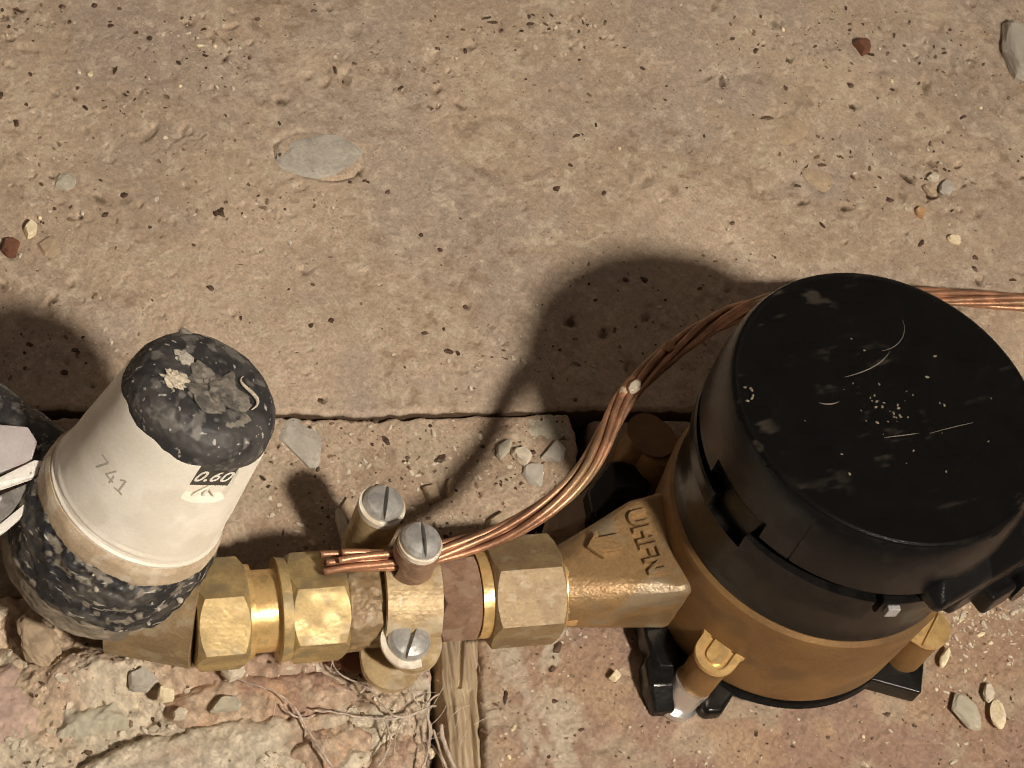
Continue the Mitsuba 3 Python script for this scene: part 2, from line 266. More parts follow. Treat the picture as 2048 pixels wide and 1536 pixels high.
# ------------------------------------------------------------------ the setting: concrete, mortar, stone, rubble
put('soil', box(-700, 700, -700, 700, -22, -16), 'mat_soil', smooth=False, kind='structure', label='dark soil below the rubble and joints')
CL = [((-80, 118), 14, 5), ((-130, 125), 10, 6), ((30, 130), 14, 7), ((104, 122), 12, 12), ((112, 80), 9, 12), ((150, 78), 8, 9), ((140, 130), 20, 8), ((165, 112), 14, 14), ((-20, 112), 16, 8), ((-125, 60), 8, 14), ((-100, 92), 18, 10), ((-70, 60), 16, 6), ((0, 8), 20, 8), ((60, 20), 24, 14), ((-128, 10), 12, 8)]
def h_top(X, Y):
    z = .8 * N2(X, Y, .03, 1) + .2 * N2(X, Y, .16, 2) + .45 * N2(X, Y, .75, 3, 4)
    z -= 1.0 * np.clip(N2(X, Y, .45, 4, 2) - .24, 0, 1) * 5 * np.clip(N2(X, Y, .03, 7) * 6 + .8, 0, 1.3)
    hole = lambda x, y, r, d: -d * np.exp(-(((X - x) ** 2 + (Y - y) ** 2) / r ** 2) ** 2)
    for x, y, r, d in [(106.8, 136.2, 2.4, 1.2), (-34.3, 125.7, 2.6, 1.2), (20.8, 21.2, 2.3, 1.6), (-139, 43.7, 3, 1.0), (-106.9, 62, 2.2, .8), (-10.3, 26.4, 1.2, 1.5), (-55.5, -4.8, 1.3, 1.5), (108.5, 78, 3, .5), (52.2, 120.6, 3.2, .5)]: z += hole(x, y, r, d)
    R = np.random.default_rng(404)
    for k in range(330):                                  # pits, some in clusters
        if k < 190: (cx, cy), ex, ey = CL[R.integers(len(CL))]; x, y = cx + ex * R.normal(), cy + ey * R.normal()
        else: x, y = R.uniform(-148, 208), R.uniform(-8, 152)
        r = .35 + 1.5 * R.random() ** 3; d = R.uniform(.5, 1.5) * min(1, r + .35); t = R.uniform(0, 3.2); e = R.uniform(1, 2.6)
        i = (np.abs(X - x) < 6) & (np.abs(Y - y) < 6)
        if i.any():
            u, v = X[i] - x, Y[i] - y; u, v = (u * math.cos(t) + v * math.sin(t)) / e, -u * math.sin(t) + v * math.cos(t)
            q = (u * u + v * v) / r ** 2 * (.5 + 1.0 * meshkit.noise(np.stack([X[i] * 1.1, Y[i] * 1.1, X[i] * 0 + k], -1), 3)); z[i] -= d * np.exp(-q * q)
    q = np.hypot((X + 49) * .97 - (Y - 78.2) * .15, ((Y - 78.2) * .97 + (X + 49) * .2) * 1.6) + 1.6 * (meshkit.fbm(np.stack([X * .35, Y * .35, X * 0], -1), 3, 77) - .5); z -= 1.5 * np.exp(-((q - 13.0) / .75) ** 2) * (.35 + .65 * (Y < 79 - .4 * (X + 49)))
    for x, y, r in [(9, 84, 14), (97, 107, 11), (150, 76, 9)]:
        q = np.hypot((X - x), (Y - y) * 1.25) / r; z += -.5 * np.exp(-((q - 1) / .18) ** 2)
    return z
TX, TY = steps(-150, 212, .62, -410, 410), steps(-14, 160, .62, None, 410); TZ = h_top(*np.meshgrid(TX, TY, indexing='ij'))
put('concrete_floor', patch([(-420, -9.4), (-140, -7.0), (-100, -8.2), (-67, -8.8), (-45, -9.8), (-20, -8.8), (2, -8.5), (16, -8.2), (60, -8.8), (420, -10), (420, 420), (-420, 420)],
    TX, TY, lambda X, Y: TZ, edge=1.1, deep=2.6, wob=.8, seed=1, wf=.3),
    'mat_concrete', smooth=True, kind='structure', label='beige stained concrete slab behind the pipe')
def h_strip(X, Y):
    return -.2 + 1.1 * N2(X, Y, .08, 11) + .9 * N2(X, Y, .3, 12) + .8 * N2(X, Y, .8, 13, 3) - 2.4 * np.clip(-(Y + 36) / 14, 0, 1) ** 1.5
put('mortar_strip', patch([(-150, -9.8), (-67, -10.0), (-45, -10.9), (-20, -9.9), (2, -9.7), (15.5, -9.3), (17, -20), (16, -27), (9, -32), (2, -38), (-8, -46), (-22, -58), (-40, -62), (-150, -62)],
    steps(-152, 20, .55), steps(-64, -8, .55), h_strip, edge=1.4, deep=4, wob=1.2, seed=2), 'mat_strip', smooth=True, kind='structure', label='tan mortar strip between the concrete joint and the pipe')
def h_slab(X, Y):
    z = -1.6 + 1.6 * N2(X, Y, .05, 21) + .9 * N2(X, Y, .22, 22) + .9 * N2(X, Y, .7, 23, 3)
    q = np.hypot(X - 9, (Y + 101) * 1.0) / 9; z += -.7 * np.exp(-((q - 1) / .2) ** 2) * (Y < -101)
    return z
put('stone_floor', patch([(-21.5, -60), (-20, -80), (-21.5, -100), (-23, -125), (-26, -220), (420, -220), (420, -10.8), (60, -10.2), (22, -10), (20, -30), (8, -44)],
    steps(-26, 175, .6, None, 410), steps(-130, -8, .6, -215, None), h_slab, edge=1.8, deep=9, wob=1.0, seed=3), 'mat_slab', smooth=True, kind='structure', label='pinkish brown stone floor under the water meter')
def h_rub(X, Y):
    a = meshkit.fbm(np.stack([X * .09, Y * .11, X * 0 + 5], -1), 5, 31)
    z = -5.0 + 8 * (a - .5) + 2.6 * np.abs(N2(X, Y, .22, 32)) * 2 + 2.6 * N2(X, Y, .5, 33, 4) + 9 * np.exp(-((Y + 72) / 11) ** 2) * np.clip((X + 104) / 8, 0, 1)
    z += 9 * np.exp(-((X + 122) / 17) ** 2 - ((Y + 85) / 6.5) ** 2)
    z -= 5 * np.exp(-((X + 56) / 7) ** 2 - ((Y + 82) / 5) ** 2)
    z -= 4 * np.exp(-((X + 37) / 6) ** 2 - ((Y + 112) / 5) ** 2)
    return z
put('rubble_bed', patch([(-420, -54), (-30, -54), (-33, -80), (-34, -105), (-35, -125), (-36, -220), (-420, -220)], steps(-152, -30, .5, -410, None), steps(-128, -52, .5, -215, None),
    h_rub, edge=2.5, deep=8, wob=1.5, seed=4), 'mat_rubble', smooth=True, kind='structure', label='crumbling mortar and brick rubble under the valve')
# bricks and broken stones in the rubble
def lump(name, pts, z, mat, label, cat, seed, amp=.9, edge=2.2):
    P = np.array(pts, float); lo, hi = P.min(0) - 3, P.max(0) + 3
    m = patch(pts, np.arange(lo[0], hi[0], .5), np.arange(lo[1], hi[1], .5), lambda X, Y: z - .9 + amp * 2 * N2(X, Y, .12, seed) + 2.2 * N2(X, Y, .45, seed + 1, 4), edge=edge * 1.7, deep=4, wob=2.2, seed=seed)
    return put(name, m, mat, smooth=True, label=label, cat=cat)
lump('brick', [(-104, -91), (-86, -84.5), (-62, -85), (-54, -91), (-60, -96), (-80, -99.5), (-100, -101)], -.6, 'mat_brick', 'dusty red brick edge lying along the front of the nuts', 'brick', 41)
lump('brick', [(-68, -100.5), (-55, -99), (-49, -103), (-51, -108), (-64, -110.5), (-70, -106)], -.8, 'mat_brick', 'small orange brick fragment under the cobweb', 'brick', 43)
lump('brick', [(-49, -104), (-43, -102), (-38.5, -107), (-39, -118), (-50, -121), (-53, -112)], -.9, 'mat_brick', 'broken orange brick corner at the bottom edge beside the wooden strip', 'brick', 45)
lump('stone', [(-152, -82), (-141, -80.5), (-135, -86), (-134, -95), (-140, -101), (-154, -104)], -.4, 'mat_stone_pink', 'smooth pink stone at the lower left corner', 'stone', 47, .5)
lump('stone', [(-128, -93.5), (-117, -92), (-114, -96), (-121, -99), (-129, -98.5)], .2, 'mat_stone_green_grey', 'flat grey green stone embedded in the rubble beside the pink stone', 'stone', 49, .4)
lump('mortar_slab', [(-106, -101.5), (-88, -98.8), (-63, -96.6), (-57, -98.5), (-69, -102), (-80, -106), (-83, -120), (-124, -122), (-128, -112), (-118, -105)], .3, 'mat_rubble', 'pale grey mortar slab with a straight top edge at the bottom left', 'mortar', 51, .8, 1.4)
# wooden strip
def h_wood(X, Y):
    u = X + 28 - (Y + 100) * .06
    z = -1.2 - .035 * (u - 1) ** 2 + 1.5 * (meshkit.fbm(np.stack([u * .7, Y * .03, X * 0], -1), 4, 61) - .5) * 2
    z -= 2.2 * np.exp(-((u - 1.5 - (Y + 90) * .12) / .55) ** 2) * (Y > -92) + 1.4 * np.exp(-((u - 4.2) / .45) ** 2) * (Y < -92)
    z -= 1.6 * np.exp(-((u + 3.2) / .4) ** 2) * (Y > -86)
    return z
put('wooden_strip', patch([(-31, -62), (-19.5, -62), (-18.6, -78), (-20.5, -92), (-22, -110), (-24, -135), (-31.5, -135), (-31.8, -110), (-31, -88)], np.arange(-35, -16, .32), np.arange(-136, -60, .5), h_wood, edge=1.2, deep=9, wob=.7, seed=6),
    'mat_wood', smooth=True, label='splintered yellow brown wooden strip wedged beside the stone floor', cat='wood')

# ------------------------------------------------------------------ pressure reducing valve
VT = np.array([-97.5, -48.0, 85.5]); VA = VT - .87 * np.array([25., 14.5, 68.])
VD = (VT - VA) / np.linalg.norm(VT - VA); VF = frame(VA, VD); VF[:3, :3] *= .87; valve = 'pressure_valve'
def on_valve(m): return place(m, VF)
def noisy(prof, n, amp, freq, seed, edge=1.2): return on_valve(rough(lathe(prof, n), edge, amp, freq, seed))
put('lower_body', noisy([(0, -12), (26, -12), (27.5, -6), (28.5, 5), (0, 5)], 72, 1.0, .13, 71), 'mat_dirty_stone', valve, 45)
put('inlet_pipe', cyl((VA[0], VA[1], -8), VA + [0, 0, 2], 12.5), 'mat_dull_brass', valve)
put('outlet', cyl((-116, -71, 14), (-95.5, -77, 16.5), 13.4), 'mat_dull_brass', valve)
put('tape_wrap', noisy([(0, -5), (27.0, -5), (29, -2), (29.2, 8), (28.2, 15), (26.8, 18), (0, 18)], 90, 1.5, .22, 72, .8), 'mat_wrap', valve, 50, label='black wrapped tape with pale grit and scuffs')
put('collar', noisy([(0, 16), (27.0, 16.5), (27.4, 18), (27.2, 22), (26.4, 23.6), (0, 24)], 90, .22, .3, 73), 'mat_tan', valve, label='dirty tan collar below the white housing')
wall = [(0, 23), (25.9, 23), (26.1, 24.4), (25.5, 25.0), (25.3, 26.0), (25.6, 26.6), (25.5, 27.6), (25.0, 28.4), (24.5, 37.5), (24.38, 37.8), (24.4, 38.1), (23.2, 49.6), (23.1, 49.85), (23.1, 50.1), (22.2, 60), (21.4, 63), (0, 63)]
housing = on_valve(lathe(wall, 128))
# the scale window: towards the front right of the housing
def around(az, s, r):     # point on the housing: azimuth in the valve's own frame
    return (VF @ np.array([r * math.cos(az), r * math.sin(az), s, 1]))[:3]
view = np.array([60., -200., 60.]); loc = VF[:3, :3].T @ view; AZ = math.atan2(loc[1], loc[0])
wf = frame(around(AZ, 56.6, 22.3), VF[:3, :3] @ [math.cos(AZ), math.sin(AZ), .05], ref=VD); wf[:3, :3] *= .9    # x across, y up the axis, z outwards
recess = place(hull(box(-7.2, 7.2, -6.5, 8, .2, 6, 0), box(-5.5, 5.5, -4.5, 8, -1.6, 6, 0)), wf)
housing = housing - recess
put('housing', housing, 'mat_white', valve, 32, label='off white tapered plastic housing')
put('scale_window', place(box(-5.6, 5.6, -1.2, 7.5, -1.5, -1.2), wf), 'mat_print_black', valve, False, label='small black window reading 0.60')
txt = meshkit.text_mesh('0.60', 3.6, .12, bold=True); txt.vertices = txt.vertices @ np.array([[1, 0, 0], [.35, 1, 0], [0, 0, 1]])
txt.apply_translation([-txt.bounds[:, 0].mean(), .5, -1.18]); put('scale_digits', txt.apply_transform(wf), 'mat_print_white', valve, False, label='white digits 0.60')
put('pointer_ribs', cat_(*[place(hull(ball((0, -1.4, -.9), .35, 8), ball((dx, -4.4, -.5), .45, 8)), wf) for dx in (-3.4, -.3, 2.6)]), 'mat_white', valve, 40)
AZ2 = AZ - 1.12; tf = frame(around(AZ2, 44.8, 23.72), VF[:3, :3] @ [math.cos(AZ2), math.sin(AZ2), .105], ref=VD)
t2 = meshkit.text_mesh('741', 4.0, .1); t2.apply_translation([-t2.bounds[:, 0].mean(), -2, 0]); v = np.array(t2.vertices); v[:, 2] -= v[:, 0] ** 2 / 51; t2.vertices = v
put('mould_mark', t2.apply_transform(tf), 'mat_print_grey', valve, False, label='faint grey moulded figures')
capm = rough(lathe([(0, 60.6), (20.8, 60.6), (21.5, 61.3), (21.7, 63.4), (21.2, 67), (19.6, 70.3), (16.8, 72.6), (12, 73.8), (0, 74.2)], 96), .8, .5, .16, 75)
put('cap', on_valve(capm), 'mat_dusty_rubber', valve, 50, label='dusty black rubber cap')
put('grime_lump', on_valve(pebble(-4.5, 1.5, 73.0, 19, 17, 5.0, 25, 76, .8, .22, 5)), 'mat_cap_grime', valve, True)
put('plaster_blob', on_valve(pebble(3.5, 11, 73.2, 7.5, 6, 2.4, 10, 77, .9, .2, 4)), 'mat_stone_pale', valve, True)
put('plaster_blob', on_valve(pebble(9.0, 4.5, 73.2, 6.2, 5.2, 2.8, 0, 78, .7, .25, 4)), 'mat_stone_grey', valve, True)
put('plaster_blob', on_valve(pebble(17.0, -5, 70.4, 6.5, 5, 2.4, 20, 79, .4, .3, 3)), 'mat_cap_grime', valve, True)
put('plaster_flake', on_valve(sweep(spline([(-12, -4, 74.4), (-8, -7.6, 74.9), (-4, -6.5, 75), (-1.5, -9.2, 74.4)], 24), np.interp(np.linspace(0, 1, 24), [0, .3, .7, 1], [.15, .6, .45, .1]), 8)), 'mat_stone_pale', valve, True)
tag(valve, 'white pressure valve with a black dusty cap, leaning on the left end of the pipe', 'valve')

# ------------------------------------------------------------------ brass pipe run with its nuts
def ax(x): return np.array([x, -77.0 + (x + 100) * .046, 16.2 + (x + 100) * .02])     # the pipe's axis
coupling = 'pipe_coupling'
put('nut', rough(hexnut(ax(-97.5), ax(-84.2), 25.5, 1.6, turn=38), 1.0, .05, .3, 81), 'mat_brass', coupling, 25)
put('ring', cyl(ax(-84.3), ax(-82.9), 12.2), 'mat_bright_brass', coupling)
put('pipe', cat_(cyl(ax(-83), ax(-75), 10.6), cyl(ax(-58), ax(2), 10.4)), 'mat_bright_brass', coupling)
put('flange', cyl(ax(-76.2), ax(-73.6), 13.6, 13.2), 'mat_brass', coupling)
put('nut', rough(hexnut(ax(-73.9), ax(-58.8), 25.0, 1.5, turn=35), 1.0, .12, .45, 83), 'mat_brass', coupling, 25, label='pitted brass nut below the frayed cable end')
put('sealing_compound', rough(cyl(ax(-59), ax(-49.8), 12.4, 11.3), .8, 1.3, .33, 84), 'mat_dull_brass', coupling, 60, label='lumpy green brown sealing compound round the pipe')
put('nut', rough(hexnut(ax(-35.2), ax(-24.2), 21.5, 1.0, turn=2), 1.0, .07, .3, 85), 'mat_brown_nut', coupling, 25, label='tarnished brown nut right of the clamp')
put('ring', cyl(ax(-24.2), ax(-21.2), 11.6), 'mat_bright_brass', coupling, label='bright brass olive ring')
put('nut', rough(hexnut(ax(-21.2), ax(-2.2), 25.5, 1.2, turn=32), 1.0, .05, .3, 86), 'mat_dull_brass', coupling, 25, label='large dull nut next to the meter')
tag(coupling, 'brass pipe coupling with hexagonal nuts between the white valve and the meter', 'pipe coupling')

# ------------------------------------------------------------------ water meter
MB, MTOP = np.array([65.9, -63.4, 1.8]), np.array([70.2, -55.6, 90.5]); meter = 'water_meter'   # the drum leans slightly back
C = MB; MF = frame([MB[0], MB[1], 0], MTOP - MB, ref=(0, 1, 0)); MF[:3, 2] *= 1.055; MF[:3, 3] = MB - MF[:3, 2] * 1.8
def at_c(m): return place(m, MF)
drum = at_c(lathe([(0, 1.5), (36.5, 1.5), (38.6, 2.3), (39.3, 4), (41.4, 33), (41.1, 35), (40.1, 36.2), (0, 36.2)], 160))
def lean(x, y, z): return np.array([x - .085 * (21 - z), y - .06 * (21 - z), z])      # the lugs' columns lean with the drum
def boss(x, y, r, top, bot=3):
    d = np.array([x, y]) - C[:2]; d /= np.linalg.norm(d); i = -np.append(d, 0) * 7
    p, q = lean(x, y, bot), lean(x, y, top)
    return cyl(p, q, r) + hull(cyl(p + i, q + i, r * 1.1), cyl(p + i * .35, q + i * .35, r * .8))
ax0, ax1 = np.array([-2.2, -72.6, 18.2]), np.array([30, -65.5, 20])
arm = hull(cyl(ax0, ax0 + [1.5, .1, 0], 10.2), box(17, 30.6, -79.5, -52.5, 9, 31.6, 2.6), box(26, 31.4, -81.0, -50.5, 8, 32.4, 2.6))
arm_r = hull(cyl((120, -55, 20), (122, -55, 20), 10), box(104, 108, -75, -40, 6, 31, 2))
B1, B2, B3 = (38.0, -94.2), (99.6, -88.6), (29.2, -28.6)
body = drum + boss(*B1, 5.2, 21) + boss(*B2, 5.4, 21) + boss(*B3, 5.2, 22) + boss(103, -30, 5.4, 21)
put('body', body, 'mat_bronze', meter, 30, label='matt bronze drum of the meter')
put('arm', rough(arm, 1.2, .14, .5, 91), 'mat_cast_bronze', meter, 28, label='cast bronze inlet with raised letters and arrow')
put('arm', arm_r, 'mat_cast_bronze', meter, 28)
ang = math.radians(-80)
def top_z(x, y): return 28.5 + (x + 2) / 32 * 3.6
def on_arm(m, x, y, rot):
    m = m.copy().apply_transform(trimesh.transformations.rotation_matrix(rot, [0, 0, 1])); m.apply_translation([x, y, 0])
    v = np.array(m.vertices); v[:, 2] += top_z(v[:, 0], v[:, 1]) + .9; m.vertices = v; return m
put('lettering', on_arm(meshkit.text_mesh('UHFN', 5.0, 1.2, bold=True), 16.2, -57.0, ang), 'mat_cast_bronze', meter, 30, label='raised letters UHFN')
arrow = tm(poly([(-6.0, 0), (-2.6, 4.0), (-2.6, 1.9), (3.0, 2.1), (3.0, -2.1), (-2.6, -1.9), (-2.6, -4.0)][::-1], 0, 1.2))
put('arrow', on_arm(arrow, 10.4, -66.0, .1), 'mat_cast_bronze', meter, 30, label='raised flow arrow pointing left')
for n_, (x, y) in enumerate((B1, B2, B3)):
    d = np.array([x, y]) - C[:2]; rot = math.degrees(math.atan2(d[1], d[0]))
    top = hull(cyl((0, 0, 0), (0, 0, 1.6), 6.0), cyl((-3.5, 0, 0), (-3.5, 0, 1.6), 6.0)) + hull(cyl((-3.5, 0, 0), (-3.5, 0, 1.6), 5.6), box(-7.6, -7.4, -8.8, 8.8, 0, 1.6))
    if n_ == 0: top -= (wedge_ := hull(cyl((1.0, 0, .7), (1.0, 0, 3), 3.9), cyl((-5, 0, .7), (-5, 0, 3), 3.9)) - hull(cyl((.6, 0, 0), (.6, 0, 3), 2.6), cyl((-8, 0, 0), (-8, 0, 3), 2.6)))
    else: top -= box(-9, .6, -9, 9, .8, 3)
    if n_ == 2: top = hull(cyl((0, 0, 0), (0, 0, 1.6), 5.8), cyl((-3, 0, 0), (-3, 0, 1.6), 5.8))
    put('screw_lug', top.rotate([0, 0, rot]).translate([x, y, 21.01 if n_ < 2 else 22.01]), 'mat_bright_brass' if n_ < 2 else 'mat_bronze', meter, 30)
put('bolt', cyl((33.2, -97.0, -1.6), (36.0, -95.6, 6.5), 5.5) + cyl((32.8, -97.3, -2.2), (33.2, -97.0, -.6), 6.6), 'mat_chrome', meter, 30, label='shiny chrome bolt end at the front')
# black foot bracket under the drum
put('foot', hull(box(24, 30, -84, -75, 1, 9, 1), box(26, 33, -92, -84, 0, 8, 1.5)) + hull(box(23.4, 31, -97, -88, -1.3, 7, 1.5), box(25, 31, -102, -92, -1.5, 3, 1)) + hull(box(23.4, 31, -97, -88, -1.3, 7, 1.5), box(26, 33, -90, -84, 0, 8, 1.5)), 'mat_black', meter, 30, label='black plastic foot left of the chrome bolt')
put('foot', hull(box(38.6, 44.6, -103.5, -96, -1.6, 4, 1.6), box(42, 49, -97.5, -91, -1, 5, 1)), 'mat_black', meter, 30)
put('foot', hull(box(-7, 8, -5, 5, -1.4, 5.5, .8), box(-7, 4, 0, 9, -1, 6.5, .8)).rotate([0, 0, -18]).translate([95.4, -93.6, 0]), 'mat_black', meter, 30, label='black plastic foot at the right of the drum')
put('foot', hull(box(15, 24, -46, -37, -2, 8, 1.5), box(20, 31, -42, -32, -1, 14, 1.5)), 'mat_black', meter, 30)
put('gasket', at_c(lathe([(0, -.2), (39.4, -.2), (40, .5), (39.4, 1.6), (0, 1.6)], 120)), 'mat_black', meter, 30)
# black counter housing
put('counter_skirt', at_c(lathe([(0, 36.0), (39.8, 36.0), (40.2, 36.8), (39.9, 38.0), (39.2, 41), (39.6, 55), (0, 55)], 160)), 'mat_black_gloss', meter, 25, label='glossy dark skirt below the lid')
ring = lathe([(0, 54), (41.6, 54), (42.6, 54.8), (43.0, 59.6), (42.6, 60.5), (41.2, 60.7), (40.4, 60.0), (40.2, 57), (0, 57)], 160)
def wedge(a0, a1, r0, r1, z0, z1):
    a = np.radians(np.linspace(a0, a1, 14)); pts = [(r1 * math.cos(t), r1 * math.sin(t)) for t in a] + [(r0 * math.cos(t), r0 * math.sin(t)) for t in a[::-1]]
    return poly(pts, z0, z1)
ring = ring - wedge(196, 214, 39, 46, 54.5, 66) - wedge(263.5, 266.5, 40, 46, 54, 66) + wedge(214.5, 262, 40.5, 44.0, 53.4, 61.6)
put('housing_ring', at_c(ring), 'mat_black', meter, 25)
# lid with its hinge box towards the back right
HA = 27.0
lid = lathe([(0, 63.2), (42.2, 63.2), (43.0, 64), (43.2, 71), (43.0, 75), (42.6, 79.0), (42.0, 82.0), (41.2, 83.3), (40.6, 83.6), (40.0, 83.3), (39.5, 83.2), (0, 83.2)], 180)
tongue = hull(box(-13, 85, -46.6, -26, 60, 66.0, 2.4), box(-6, 85, -34, -14, 66, 79.0, 2.5)).rotate([0, 0, HA])
lid = (lid + tongue) - wedge(190, 218, 39.5, 50, 55, 69.5) - wedge(229.6, 230.3, 42.0, 50, 61, 81)
rim = lid ^ (lathe([(0, 60), (70, 60), (70, 82.9), (0, 82.9)], 64) - lathe([(0, 60), (39.4, 60), (39.4, 90), (0, 90)], 120) - box(6, 110, -80, -14, 50, 90).rotate([0, 0, HA]))
lid = lid - rim
put('lid', at_c(lid), 'mat_black_lid', meter, 25, label='scuffed black lid with grey dust and scratches')
put('lid_rim', at_c(rim), 'mat_black_rim', meter, 25, label='matt grey black bevelled rim of the lid')
put('lid_core', at_c(lathe([(0, 55), (39.6, 55), (39.6, 64), (0, 64)], 120)), 'mat_black', meter, 25)
put('hinge_box', at_c(hull(box(-2, 80, -46.0, -14, 50.5, 59.6, 2), box(6, 80, -35, -8, 44, 57, 2)).rotate([0, 0, HA])), 'mat_black', meter, 28, label='black hinge box at the right of the lid')
put('clip', at_c(box(11, 21, -49.2, -36, 46, 54, 1.4).rotate([0, 0, HA])), 'mat_black', meter, 30)
put('clip', at_c(hull(cyl((26, -49.6, 48), (26, -36, 48), 4.2), cyl((27, -49.6, 52), (27, -36, 52), 4.2)).rotate([0, 0, HA])), 'mat_black', meter, 30)
put('catch', at_c(box(41.4, 44.2, -1.7, 1.7, 55.4, 58.8, .3).rotate([0, 0, 271])), 'mat_grey_plastic', meter, 30, label='small square grey catch below the lid')
def on_lid(pts, r): return at_c(sweep(spline([(x - 70.2, y + 59.4, 83.25) for x, y in pts], 20), np.interp(np.linspace(0, 1, 20), [0, .3, .7, 1], [.05, r * .6, r * .6, .05]), 6))
scr = [([(60, -51.5), (66, -49.4), (71, -46.6), (74.6, -43.2)], .28), ([(72.5, -43), (77, -41), (80, -37.6), (81, -33)], .16), ([(66, -69.5), (71, -68.8), (76, -68)], .22), ([(79, -68), (86, -66), (92, -64.5)], .14), ([(51, -59.5), (54, -59.8), (56.5, -59)], .3)]
for pts, r in scr: put('scratch', on_lid(pts, r), 'mat_scratch', meter, True)
tag(meter, 'bronze water meter with a round black lid at the right', 'water meter')

# ------------------------------------------------------------------ earth clamp
clamp = 'earth_clamp'
def cross(path, w, t, x0, plan, mirror=False):
    prof = LineString(path).buffer(t / 2, cap_style='flat', join_style='round')
    m = Manifold.extrude(CrossSection([np.array(shapely.geometry.polygon.orient(prof).exterior.coords)[:-1]]), w)              # profile in (y, z) -> rotate up
    m = m.transform(np.array([[0, 0, 1, x0], [1, 0, 0, 0], [0, 1, 0, 0]], float))
    return m ^ poly(plan, -20, 70) if plan is not None else m
cy, cz = float(ax(-42)[1]), float(ax(-42)[2])
arc = lambda r, a0, a1, n=24: [(cy + r * math.cos(math.radians(a)), cz + r * math.sin(math.radians(a))) for a in np.linspace(a0, a1, n)]
xa, xb = -49.8, -35.4; xm = (xa + xb) / 2
def tongue_plan(y0, y1, x0=xa, x1=xb):
    r = (x1 - x0) / 2; c = (x0 + x1) / 2
    lo = [(c + r * math.cos(t), y0 + r + r * math.sin(t)) for t in np.linspace(math.pi, 2 * math.pi, 20)]
    hi = [(c + r * math.cos(t), y1 - r + r * math.sin(t)) for t in np.linspace(0, math.pi, 20)]
    return lo + hi
upper = arc(13.0, 45, 160) + [(cy - 18.5, 21.0), (cy - 26, 20.6)]
put('strap', cross(upper, xb - xa, 2.2, xa, tongue_plan(cy - 21.7, cy + 24)), 'mat_strap', clamp, 30, label='brass strap over the pipe')
lower = [(cy + 20, 10)] + arc(13.2, 330, 200)[::1] + [(cy - 17, 4.6), (cy - 28, 4.2)]
put('lower_strap', cross([(cy - 9.5, 11.0), (cy - 17, 11.6), (cy - 28, 11.4)], 15.4, 2.2, xa - 4.6, tongue_plan(cy - 22.8, cy + 10, xa - 4.6, xb - 3.6)), 'mat_strap', clamp, 30, label='curved lower strap below the front screw')
put('lower_strap', cross(arc(12.6, 205, 275), 14, 2.0, xa - 2.5, None), 'mat_strap', clamp, 30)
def screw(p, a, r=5.9, L=14, turn=70, mat='mat_zinc'):
    s = lathe([(0, -L), (2.6, -L), (2.6, 0), (r, 0), (r, 1.5), (r * .86, 2.5), (r * .5, 3.1), (0, 3.3)], 48) - box(-r * 1.2, r * 1.2, -.6, .6, 1.4, 5).rotate([0, 0, turn])
    return place(s, frame(p, a, ref=(0, 1, 0)))
def collar(p, a, r0, r1, h): return place(lathe([(r0, 0), (r1, 0), (r1, h), (r0, h)], 48), frame(p, a, ref=(0, 1, 0)))
TL = np.array([.12, .08, 1.])
put('post', hull(cyl((-51.0, -56.8, 12), (-49.8, -55.9, 33.5), 5.8, 6.2)), 'mat_strap', clamp, 30, label='pale lug of the far screw')
put('washer', collar((-49.8, -55.9, 33.3), TL, 0.5, 6.2, 1.6), 'mat_pale_enamel', clamp, 30)
put('screw', screw((-49.5, -55.6, 34.4), TL, 5.3, 12, 12 + 90 - 25), 'mat_zinc', clamp, 30, label='slotted grey screw behind the cable')
hold = cyl((-43.2, -70.6, 26.5), (-42.8, -70.2, 41.2), 6.4, 5.9) - box(-60, -30, -74.4, -66.6, 30, 37.6, 1.5)
put('terminal_post', hold, 'mat_brown_nut', clamp, 30, label='brown terminal post gripping the copper cable')
put('washer', collar((-42.8, -70.2, 41.0), TL, 0.5, 5.7, 1.5), 'mat_pale_enamel', clamp, 30)
put('screw', screw((-42.8, -70.1, 42.2), TL, 5.2, 8, 88), 'mat_zinc', clamp, 30, label='slotted grey screw above the cable')
put('washer', collar((-44.0, -88.2, 21.6), (.06, -.05, 1), 0.5, 7.3, .9), 'mat_pale_enamel', clamp, 30)
put('screw', screw((-44.0, -88.2, 22.4), (.06, -.05, 1), 5.5, 19, 68), 'mat_zinc', clamp, 30, label='slotted grey screw at the front with a rust stain')
put('rust_stain', pebble(-38.8, -83.4, 22.3, 4.4, 3.4, 1.0, 30, 95, .3, .4, 2), 'mat_rust', clamp, True)
tag(clamp, 'brass earth clamp with three slotted screws round the middle of the pipe', 'clamp')

